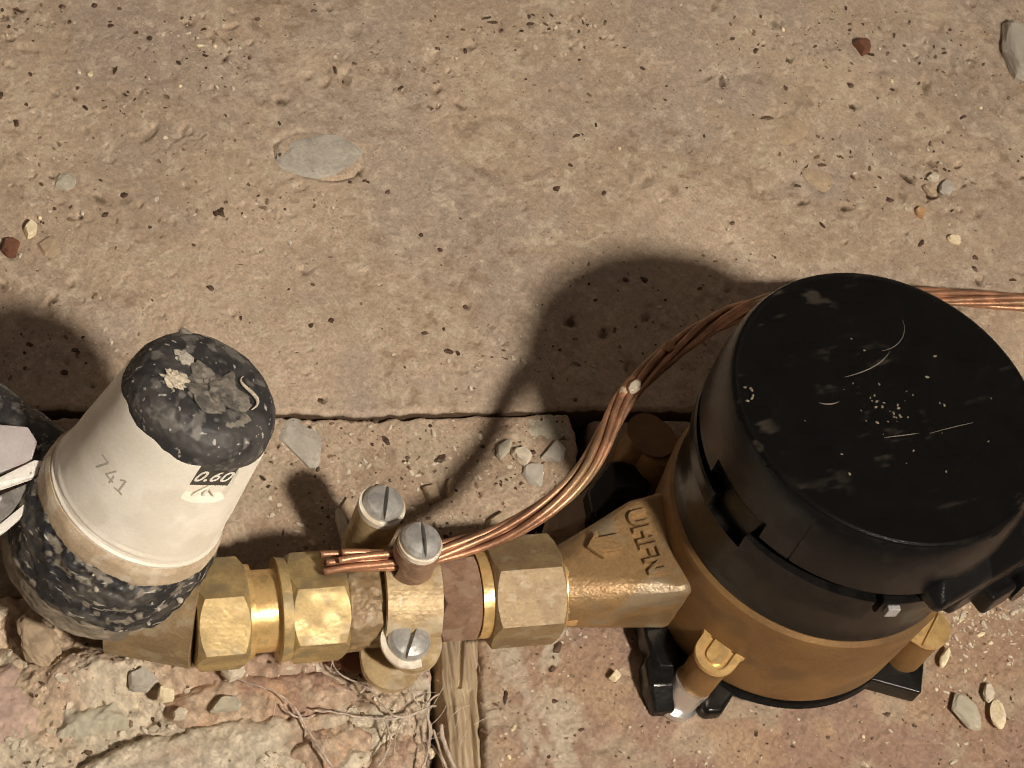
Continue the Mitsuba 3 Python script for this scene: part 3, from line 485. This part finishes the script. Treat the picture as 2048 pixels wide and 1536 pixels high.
# ------------------------------------------------------------------ copper earth cable, seven strands
route = spline([(-66, -70.4, 32.0), (-58, -70.2, 33.0), (-43, -70.3, 33.8), (-34, -68.6, 34.5), (-22, -66.0, 37), (-9.5, -61.5, 42.5), (3.6, -50.5, 46.5), (13.6, -34.5, 48), (31, -17.0, 46), (53, -.5, 38), (90, 17, 22), (118, 25, 10), (140, 27.3, 5.5), (166, 26.8, 3.6), (200, 25, 3.2), (250, 24, 3)], 360)
tt = np.gradient(route, axis=0); tt /= np.linalg.norm(tt, axis=1)[:, None]
side = np.cross(tt, [0, 0, 1.]); side /= np.linalg.norm(side, axis=1)[:, None]; upv = np.cross(side, tt)
run = np.r_[0, np.cumsum(np.linalg.norm(np.diff(route, axis=0), axis=1))]
R0 = np.random.default_rng(5)
for k in range(7):
    ph = k * 2 * math.pi / 6 + .12 * R0.normal(); rr = 0 if k == 6 else 1.95
    a = ph + run / 118 * 2 * math.pi + .25 * (meshkit.noise(np.stack([run * .05, run * 0 + k, run * 0], -1), 3) - .5)
    spread = 1 + .2 * np.exp(-(run / 7) ** 2) + .18 * (meshkit.noise(np.stack([run * .04, run * 0 + k * 3, run * 0], -1), 8) - .5)
    path = route + (side * np.cos(a)[:, None] + upv * np.sin(a)[:, None]) * (rr * spread)[:, None]
    first = int(R0.integers(0, 6)); put('strand', sweep(path[first:], .94, 9), 'mat_copper', 'earth_cable', True)
tag('earth_cable', 'twisted bare copper earth cable running from the clamp behind the meter', 'cable')
for i, (x, y, z, s, m) in enumerate([(17.6, -30.2, 51.0, 4.6, 'pale'), (30.0, -16.2, 49.0, 4.2, 'ochre'), (14.8, -31.0, 49.6, 3.6, 'tan')]):
    put('plaster_drip', pebble(x, y, z, s, s * .7, s * .55, 50, 300 + i, .3, .4, 2), 'mat_stone_' + m, smooth=True, label=['white plaster drip stuck on the cable', 'ochre mortar drip stuck on the cable near the meter', 'small tan mortar drip beside the white one on the cable'][i], cat='plaster drip')
# ------------------------------------------------------------------ tag and black hose at the left edge
def sheet(pts, t=.5):
    """a thin folded strip from 3D quads"""
    P = np.array(pts, float); n = np.cross(P[1] - P[0], P[2] - P[0]); n /= np.linalg.norm(n)
    return hull(*[ball(p + s * n * t / 2, .18, 8) for p in P for s in (-1, 1)])
T_ = 'plastic_tag'
put('face', sheet([(-152, -37, 45), (-138.4, -38.5, 45), (-136.4, -42.5, 45.2), (-138, -47.8, 45), (-152, -53, 45)], 1.2), 'mat_tag', T_, 30, label='grey lilac face of the tag')
put('rim', sheet([(-153, -57, 46), (-145, -54.2, 46.6), (-137, -48.6, 46.8), (-133.2, -49, 46.4), (-137, -52.2, 46), (-153, -58, 45.6)], 1.0), 'mat_tag_edge', T_, 30, label='white folded rim of the tag')
put('flap', sheet([(-152, -59, 43), (-137.5, -52.2, 43), (-142.8, -60.0, 42), (-152, -68, 40)], .8), 'mat_tag_back', T_, 30)
put('flap', sheet([(-153, -58, 44), (-145, -57.0, 44.4), (-148.5, -64, 43.6), (-155, -66, 43)], .8), 'mat_tag', T_, 30)
put('rim', sheet([(-136.8, -56, 43), (-135.8, -57.2, 43), (-144.0, -64.5, 42), (-153, -71, 41), (-152, -69, 41.4)], .8), 'mat_tag_edge', T_, 30)
tag(T_, 'folded grey plastic tag with white rim at the left edge beside the white valve', 'tag')
put('hose', rough(cyl((-178, 2, 26), (-130, -43, 30), 9.5), 1.5, .5, .3, 97), 'mat_dusty_rubber', None, 50, label='black dusty hose behind the plastic tag at the left edge', cat='hose')

# ------------------------------------------------------------------ stones, chips and crumbs
def stone(name, x, y, z, sx, sy, sz, a, m, seed, label, cat='pebble', amp=.34, facet=7, sub=4, freq=.4):
    if facet >= 7: return put(name, shard(x, y, z, sx, sy, sz, a, seed), 'mat_stone_' + m, None, False, label=label, cat=cat)
    return put(name, pebble(x, y, z, sx, sy, sz, a, seed, amp, freq, sub, facet), 'mat_stone_' + m, None, 30, label=label, cat=cat)
stone('pebble', -49, 78.2, -.25, 25.5, 15.5, 2.0, 12, 'grey', 101, 'large oval grey pebble set flat in the concrete', sub=5, facet=0, amp=.22, freq=.3)
stone('rock', 193.0, 124.5, 1.6, 17, 30, 9, 8, 'grey', 102, 'grey rock at the top right corner of the concrete', 'rock', sub=4)
stone('pebble', 135.4, 126.7, .8, 6.6, 6.8, 5, 0, 'rust', 103, 'round dark brown pellet at the upper right')
stone('pebble', -139, 43.9, .6, 5.6, 7, 3.6, 0, 'rust', 104, 'rusty brown pellet at the left edge of the concrete')
stone('chip', 150.1, 51.6, .7, 5.2, 3.6, 2.4, -28, 'cream', 105, 'bright white chip on the concrete above the meter lid', 'chip')
stone('chip', 141.2, 61.6, .4, 5, 5.2, 2.6, 40, 'ochre', 106, 'ochre chip on the concrete above the white chip', 'chip')
stone('pebble', 148.4, 75.4, .4, 4.4, 3.8, 2.6, 10, 'pale', 107, 'pale pebble in the gravel cluster at the right')
stone('pebble', 152.3, 71.6, .3, 6.4, 6.0, 2.4, 40, 'grey', 108, 'grey pebble in the gravel cluster at the right')
stone('pebble', 146.2, 70.3, .3, 5.6, 3.4, 2.6, -40, 'tan', 109, 'tan pebble in the gravel cluster at the right')
stone('pebble', -133.4, 49.8, .6, 4.0, 6.6, 3, -10, 'cream', 110, 'cream pebble near the left edge of the concrete')
stone('pebble', -128.5, 44.6, .1, 6.6, 7.2, 2.4, -10, 'tan', 111, 'tan flat pebble beside the cream pebble')
stone('pebble', -123.2, 66.8, -.1, 6.0, 6.4, 2.0, 0, 'green_grey', 112, 'grey green pebble set in the concrete at the left', facet=3)
stone('pebble', 103, 93, -.5, 17, 11, 2.0, 20, 'tan', 113, 'low grey tan stone just under the surface above the lid', facet=3, sub=4, amp=.15)
stone('pebble', 108.8, 74.5, -.2, 8.5, 11, 1.8, 30, 'tan', 114, 'flat tan stone with a dark edge on the concrete', facet=4)
stone('chip', 116.6, -104.6, .4, 8.6, 12.4, 2.2, 32, 'green_grey', 115, 'angular grey green flake at the lower right', 'chip', facet=9, amp=.15)
stone('chip', 125.2, -106, .6, 4.6, 8.2, 2.6, -8, 'cream', 116, 'white kidney shaped chip right of the green flake', 'chip', amp=.2, facet=2)
stone('chip', 124.2, -99.4, .2, 3.4, 6.6, 1.8, -8, 'pale', 117, 'pale sliver above the white kidney shaped chip', 'chip')
stone('chip', 113.4, -88.2, .4, 2.4, 7.2, 2.2, -30, 'cream', 118, 'pale rice shaped chip beside the bright brass lug', 'chip', amp=.1, facet=1)
stone('chip', 16.4, -90.2, .2, 3.4, 3.6, 3, 0, 'cream', 119, 'small white chip on the stone left of the black foot', 'chip')
stone('chip', -103.6, -92.0, 2.6, 5.0, 5.2, 4.2, 15, 'cream', 120, 'cream square chip on the red brick', 'chip', amp=.1, facet=9)
stone('pebble', -109.2, -87.4, 1.2, 9, 6.4, 5, 10, 'grey', 121, 'grey pebble below the black tape of the valve')
stone('pebble', -61.3, -18.8, -.2, 12.5, 16.5, 2.2, 28, 'grey', 122, 'broad grey stone in the mortar strip right of the cap', facet=4, sub=4, amp=.15)
stone('pebble', -5.6, -21.6, .6, 4.6, 8.0, 3.6, -35, 'green_grey', 123, 'oval grey green pebble in the mortar strip')
stone('pebble', -.2, -23.6, .6, 6.6, 6.6, 3.6, 10, 'pale', 124, 'crumbly pale pebble in the middle of the mortar strip cluster', amp=.35)
stone('pebble', 2.6, -29.2, .2, 7.4, 9.6, 3.0, 0, 'grey', 125, 'grey pebble below the crumbly pale pebble', facet=8)
stone('pebble', 8.4, -22.2, .0, 9.5, 8.2, 3.6, 20, 'grey', 126, 'grey pebble in the mortar near the black cavity')
stone('pebble', 8.2, -14.6, -.6, 15, 9.5, 2.4, 0, 'green_grey', 127, 'flat grey stone just below the concrete joint', facet=4, sub=4)
stone('pebble', -27.6, -34.6, .6, 4.8, 6.4, 4.6, 20, 'tan', 128, 'tan pebble in shadow behind the far screw')
stone('pebble', -22.6, -33.6, .4, 3.4, 6.4, 4, -20, 'tan', 129, 'narrow tan pebble right of the shadowed one')
stone('stick', -53.6, -45.8, 2, 3.0, 12, 3, 8, 'pale', 130, 'short pale stick standing beside the far screw lug', 'stick', amp=.12, facet=3)
stone('pebble', -52.4, -39.8, .0, 7.4, 11, 3.6, 10, 'tan', 131, 'tan lump above the short pale stick')
stone('pebble', 10, -42, -1.2, 22, 12, 6, 32, 'tan', 132, 'broken tan stone beside the cable above the meter inlet', facet=10, sub=4)
stone('pebble', -8, -46, -.4, 14, 12, 5, 20, 'tan', 133, 'cracked tan stone behind the cable', facet=9, sub=4)
stone('pebble', -100, -96.6, .2, 5, 3.8, 2.4, 30, 'pale', 134, 'small pale pebble at the foot of the red brick')
stone('pebble', -88.5, -95.0, .4, 9, 5.4, 2.8, 8, 'green_grey', 135, 'grey stone at the lower edge of the red brick')
stone('pebble', -95.6, -83.0, 2.6, 6.5, 4.4, 4, 25, 'pale', 136, 'pale plaster lump under the first nut', amp=.4)
stone('pebble', -86.0, -85.6, 3.4, 6.6, 7, 6, 25, 'pale', 137, 'chalky plaster lump on the lower corner of the first nut', amp=.4)
stone('pebble', -134.5, -76, 1.6, 9, 15, 8, 25, 'tan', 138, 'crusted tan mortar lump at the left of the valve base', amp=.5, sub=4, facet=0)
stone('pebble', -56.0, -82.4, -2.6, 10, 9, 8, 0, 'rust', 139, 'dark rusty knob under the pipe left of the clamp', facet=6)
R = np.random.default_rng(11)
DARK=[(-134.1,128.5,3.5,1.2,-29),(-122.1,130.6,2.1,1.8,3),(-112.6,131.1,1.8,1.8,3),(-105.3,130.4,1.5,1.2,3),(-96.6,119.4,2.1,1.5,37),(-108,123.8,2.1,1.5,27),(-63.5,128.5,2.1,1.5,3),(-45.7,132.7,2.1,1.3,3),(13.3,127.9,2.1,1.2,43),(-107.5,107,3.5,1.2,72),(-118.7,99.9,1.5,1.5,2),(-116.8,93.1,2.1,1.5,-35),(-136.6,87.1,3.5,1.8,-75),(-140.7,96.5,2.6,1.8,65),(-106.9,62.9,2.9,2.1,1),(-112.6,55.6,2.6,1.5,25),(-80.4,56.6,3.5,1.8,13),(-126.8,57.3,2.1,1.8,1),(-21.3,104.2,2.4,1.3,48),(-41.2,110.2,3.2,1.2,-83),(-29.5,65.4,1.5,1.5,1),(-21,50.5,1.8,1.5,33),(-15.9,45.4,1.8,1.5,1),(-84.2,31.4,2.1,1.8,1),(-10.3,26.4,2.4,2.2,1),(-50.4,20.7,2.1,1.8,0),(-56.4,19.2,2.1,1.5,22),(-23.6,16.7,2.4,1.5,0),(-17.4,10.6,2.6,1.8,-23),(0.7,119.4,1.5,2.1,3),(-8.1,119.8,1.8,1.2,3),(9.1,132.8,3.8,1.2,25),(11,131.1,4.1,1.2,-3),(23.4,134,1.5,1.5,3),(23.3,131,3.2,1.5,20),(42.5,131.9,1.5,1.5,3),(37.5,117.5,1.2,1.2,3),(57.8,115.1,2.1,1.2,-36),(90.5,128.4,2.1,1.5,24),(97.7,123.9,2.9,1.5,41),(105.2,109.5,2.9,1.5,63),(128,111.3,2.4,1.8,-23),(96.3,97.2,4.1,2.1,18),(165,99.9,2.9,1.3,31),(32.2,88,2.9,1.3,28),(28.6,77,1.8,1.2,-36),(22.9,68.2,3.2,1.9,13),(37.8,66.9,1.8,1.5,41),(111.5,79.5,2.9,1.5,12),(105.2,77.4,6.5,1,55),(101.4,71.2,2.4,1.8,-10),(131.9,66.5,2.6,2.4,-23),(77.2,56.6,1.8,1.5,1),(106.8,56.5,2.9,1.3,-61),(138.5,50.4,3.5,1.8,53),(155.8,45.5,2.4,2.1,11),(154.7,41.1,2.4,1.8,-36),(-55.5,-4.8,2.4,2.1,41),(-38.4,-18.2,3.5,1.8,-68),(-23.9,-24,4.4,2.2,25),(-33,-23.5,1.5,1.2,-1),(3,-22.2,2.1,2.1,-1),(2.3,-81.2,4.4,2.4,77),(-0.3,-87.3,2.6,1.5,32),(-14.1,-94.7,3.5,1.6,69),(-0.5,-96.2,2.1,1.5,-2),(-21,-103.9,2.1,1.8,-2),(-100,51.6,1.2,1.2,1),(63.4,103,1.2,1.2,2),(53.4,123.2,1.5,1.2,3),(132.7,134.2,1.8,1.2,32),(150.7,128.4,1.8,1.2,3),(169,136,1.5,1.2,3),(166.6,37.3,2.1,1.2,1),(142.4,110.1,1.8,1.2,2),(77.2,115.3,1.5,1,24),(-60.6,78,1.2,1.2,2),(-40.5,68.7,1.2,1.2,2),(29.1,28.5,1.5,1.2,1),(18,-5.3,1.5,1.2,0),(15.9,11.4,1.5,1.2,11),(45.8,35.7,2.1,1.5,31),(39.5,35.7,2.4,1.3,-23),(-134.6,12.4,2.4,1.8,0),(-122.5,10.8,2.1,1.8,23),(-125.5,3.7,2.1,2.1,0),(50.9,28.8,1.2,1.2,1),(134.3,-73.6,1.8,1.3,-2),(93.5,-103.9,1.8,1.3,-2),(57.3,-87.1,1.3,1.3,-2),(30,-103.5,1.3,1.2,-2),(74.6,-109.7,1.5,1.2,-2),(-122.8,-103.9,2.1,1.5,-2),(-81.1,-107.8,1.8,1.8,-3),(5.4,-104.6,1.8,1.2,-2),(-4.5,-111.9,1.3,1.2,-3)]
WHITE=[(-118.1,105.6,1.8,1.8,2),(-114.9,105.2,2.1,2.4,2),(-100.3,90.2,1.3,1.3,2),(-130.8,54,1.5,1.5,1),(-73,101.7,1.5,2.1,2),(-88.6,101.7,1.3,1.3,2),(-77.9,102.1,1.2,2.1,26),(45.2,83.5,1.3,1.3,2),(75.3,54.2,1.2,1.2,1),(33,119.3,1,1,3),(92,92.3,1.2,1.2,2),(142.9,113.5,1.5,1.5,2),(143.2,105.1,1.2,1.2,2),(146.3,86.3,1.2,1.2,2),(149.3,86.4,1.2,1.8,2),(172.1,104.1,2.1,2.1,2),(178.3,100.3,1.3,1.3,2),(108.8,133,1.5,2.1,3),(-83.3,128.8,1.8,1.5,3),(-77.2,117.3,1.5,1.5,3),(-82.3,120.3,1.2,1.2,3),(-81.8,117.3,2.9,1.3,3),(120.8,-71.3,2.4,1.3,17),(132.4,-71.7,2.1,1.3,8),(123.5,-74.2,1.3,1.2,-2),(121.8,-76.6,1.8,1.2,34),(119.4,-81.6,1.3,2.6,17),(126.9,-81.1,3.8,1.3,25),(122.9,-83.7,1.3,1.3,-2),(129.4,-83.8,2.1,1.3,12),(136.2,-84.3,2.4,0.6,3),(116,-83.5,1.3,1.3,-2),(109.3,-97.2,1.3,1.3,-2),(84.8,-110.1,1.2,1.2,-2),(109.5,-118.4,2.9,1.2,24),(-15.3,-111.4,1.5,1.5,-3),(-1.8,-112,1.5,1.5,-3),(-12.8,-103.4,2.6,1,50),(-126.5,-86.7,1.5,1.3,-2),(-139.4,-92.6,2.4,1.5,-2),(-102,-98.8,1.5,2.1,59),(-126.8,-93.8,1.8,2.6,45),(-91.5,-82.1,2.6,1.2,59),(36.9,-112.3,1.2,1.2,-3),(64.3,-110.7,1.2,1.2,-2),(-34.9,-107.8,2.6,2.6,-2),(-77.2,-106.9,2.4,1.8,-24),(-74.3,-110.8,2.6,2.1,-3),(103.3,11.7,0.9,0.9,0)]

def ground(x, y):
    if y > -9.5: return float(TZ[np.searchsorted(TX, x), np.searchsorted(TY, y)])
    if x < -33 and y < -62: return float(h_rub(np.array([x]), np.array([y]))[0])
    if y > -60 and x < 16: return float(h_strip(np.array([x]), np.array([y]))[0])
    return float(h_slab(np.array([x]), np.array([y]))[0])
def zone(x, y):
    if y < -60: return ('on the rubble at the lower left' if x < -33 else 'on the stone floor left of the meter' if x < 50 else 'on the stone floor right of the meter')
    if y < -9.5: return 'on the mortar strip behind the pipe'
    col = 'left' if x < -60 else 'middle' if x < 60 else 'right'
    return f"on the {'upper' if y > 85 else 'central' if y > 35 else 'lower'} {col} part of the concrete"
for i, (x, y, l, w, a) in enumerate(DARK):
    k = put('dark_crumb', pebble(x, y, ground(x, y) + .1, l * .95, w * .9, w * .6, a + 8 * math.sin(i), 400 + i, .7, .4, 2, 4), 'mat_crumb', smooth=30, label='tiny dark brown crumb lying ' + zone(x, y), cat='crumb', group='dark crumbs lying ' + zone(x, y))
for i, (x, y, l, w, a) in enumerate(WHITE):
    k = put('pale_grit', pebble(x, y, ground(x, y) + .25, l, w, min(l, w) * .8, a, 600 + i, .35, .5, 1, 5), ['mat_stone_pale', 'mat_stone_cream'][i % 2], smooth=30, label='tiny pale grit grain lying ' + zone(x, y), cat='grit', group='pale grit grains lying ' + zone(x, y))
def scatter(n, region, size, seed, el=2.2, flat=.6):
    R = np.random.default_rng(seed); out = []
    base = [trimesh.creation.icosahedron() for _ in range(6)]
    for m in base: m.vertices *= R.uniform(.65, 1.25, (len(m.vertices), 1))
    for _ in range(n):
        x, y = region(R); s = size[0] * (size[1] / size[0]) ** (R.random() ** 1.8); m = base[R.integers(6)].copy()
        v = m.vertices * [s * R.uniform(1, el), s, s * flat] * .5; t = R.uniform(0, 6.3); c, q = math.cos(t), math.sin(t)
        m.vertices = v @ np.array([[c, q, 0], [-q, c, 0], [0, 0, 1]]) + [x, y, ground(x, y) + s * .15]; out.append(m)
    return trimesh.util.concatenate(out)
def anywhere(R): return R.uniform(-148, 205), R.uniform(-124, 152)
def lower_right(R): return R.uniform(-18, 170), R.uniform(-124, -64)
def by_lug(R): return 122 + 14 * R.normal(), -78 + 7 * R.normal()
def low_left(R): return R.uniform(-148, -34), R.uniform(-124, -76)
def midstrip(R): return R.uniform(-75, 14), R.uniform(-58, -11.5)
def clusters(R):
    (x, y), sx, sy = CL[R.integers(len(CL))]; return x + sx * R.normal(), y + sy * R.normal()
put('fine_dirt', cat_(scatter(700, clusters, (.25, 1.3), 41, 2.4), scatter(700, anywhere, (.25, 1.1), 21), scatter(500, lower_right, (.3, 1.2), 22), scatter(400, low_left, (.3, 1.5), 23), scatter(300, midstrip, (.3, 1.2), 28)), 'mat_dirt', smooth=False, kind='stuff', label='fine dark dirt strewn over the floor')
put('fine_grit', cat_(scatter(420, clusters, (.3, 1.5), 42, 2.0), scatter(350, anywhere, (.25, .9), 24), scatter(260, lower_right, (.3, 1.2), 25), scatter(240, by_lug, (.4, 1.8), 26), scatter(500, low_left, (.4, 2.2), 27), scatter(350, midstrip, (.3, 1.5), 29)), 'mat_stone_pale', smooth=False, kind='stuff', label='fine pale grit strewn over the floor')
# dust and crumbs on the valve's tape
out = []
Rw = np.random.default_rng(31)
for i in range(11):
    a, s = AZ - 2.2 + 2.6 * Rw.random(), Rw.uniform(0, 17); p = around(a, s, 29.0 + .4 * Rw.random()); w = .6 + 2.2 * Rw.random() ** 2
    out.append(pebble(*p, w * 1.3, w, w * .8, Rw.uniform(0, 180), 700 + i, .35, .5, 1, 4))
put('plaster_crumbs', cat_(*out), 'mat_stone_grey', smooth=30, kind='stuff', label='pale plaster crumbs stuck to the tape of the valve')
out = []
for i in range(44):
    x, y = (0 + 7.5 * Rw.normal(), -2 + 4.5 * Rw.normal()) if i < 24 else (16 * Rw.normal(), 14 * Rw.normal())
    if math.hypot(x, y) < 36: w = .22 + .5 * Rw.random() ** 2; out.append(at_c(pebble(x, y, 83.3, w * 1.7, w, w * .5, Rw.uniform(0, 180), 800 + i, .3, .5, 1)))
out += [at_c(pebble(-38.2 + 1.5 * math.cos(t), 2 + 2.0 * math.sin(t), 83.2 + .8 * math.cos(t), 1.0, .6, .5, math.degrees(t) + 90, 870 + j, .5, .5, 1)) for j, t in enumerate([-2.1, -1.6, -.9, -.5, .4, .6, 1.5])]
put('lid_dust', cat_(*out), 'mat_stone_dust', smooth=False, kind='stuff', label='specks of pale dust lying on the black lid')
# ------------------------------------------------------------------ cobweb: dusty threads
web = 'cobweb'
threads = [([(-60, -83, 1), (-55.5, -90, 2.5), (-51, -93, 3), (-47, -98.5, 2.5), (-44.5, -100.5, 2.5), (-38, -99.5, 3.5), (-34, -98, 2.5)], .42), ([(-53.5, -93.6, 2.2), (-51.5, -91.5, 2.7)], .38), ([(-41.8, -91.8, 4), (-39.6, -96, 3), (-37.6, -99.8, 3)], .35),
    ([(-38, -99.6, 3), (-35.5, -96.5, 3), (-32.5, -94.5, 2)], .4), ([(-37, -100, 3), (-36.5, -105, 2.5), (-37.5, -110, 2), (-40, -116, 1)], .5), ([(-33.2, -103, 2.2), (-32.6, -109, 1.8), (-30, -117, .8), (-28, -124, 0)], .85), ([(-35.5, -104.5, 2.4), (-34, -111, 2), (-31.5, -120, .8)], .5),
    ([(-66, -98, 2.2), (-58, -99.2, 2.2), (-50, -100.8, 2.3), (-44, -100.8, 2.5)], .4), ([(-71, -96.5, 1.6), (-69, -100.5, 1.6), (-66.5, -106, 1.4), (-62.5, -113, 1), (-59, -120, .6)], .55), ([(-73.5, -96, 1.5), (-70, -99.5, 1.8), (-66, -99, 2)], .4),
    ([(-88, -86, 3), (-82, -90, 2.4), (-75.5, -92.5, 2), (-72, -96, 1.8)], .3), ([(-62.5, -80, 12), (-57.5, -82.5, 14), (-51.5, -83.2, 16)], .35), ([(-60.5, -86, 1), (-59, -82, 8), (-57.8, -80, 12)], .25), ([(-48, -101, 2.4), (-47, -106, 2), (-50.5, -113, 1.2)], .4), ([(-42, -100.6, 2.6), (-45, -104.5, 2), (-46, -110, 1.4)], .35)]
for i, (pts, r) in enumerate(threads):
    p = spline(pts, 30); p += .35 * (np.stack([meshkit.fbm(p * .5 + j * 9, 3, 900 + i) for j in range(3)], -1) - .5) * 2
    put('thread', sweep(p, .6 * r * (.7 + .7 * meshkit.noise(p * .6, 920 + i)), 7), 'mat_web', web, True)
Rw = np.random.default_rng(77); fl = []
for i in range(34):
    a = np.array([-40 + 9 * Rw.normal(), -103 + 7 * Rw.normal(), 0]) if i < 30 else np.array([-66 + 12 * Rw.normal(), -97 + 5 * Rw.normal(), 0]); t = Rw.uniform(0, math.pi); L = Rw.uniform(3, 11)
    b = a + [L * math.cos(t), L * math.sin(t), 0]; m_ = (a + b) / 2 + [Rw.normal() * L * .1, Rw.normal() * L * .1, 0]
    fl.append(sweep(spline([a + [0, 0, 1 + 1.5 * Rw.random()], m_ + [0, 0, 2.4], b + [0, 0, 1 + 1.5 * Rw.random()]], 10), Rw.uniform(.05, .1), 5))
key = put('fine_threads', cat_(*fl), 'mat_web', web, True, kind='stuff')
tag(web, 'dusty cobweb stretched from the clamp over the rubble', 'cobweb')
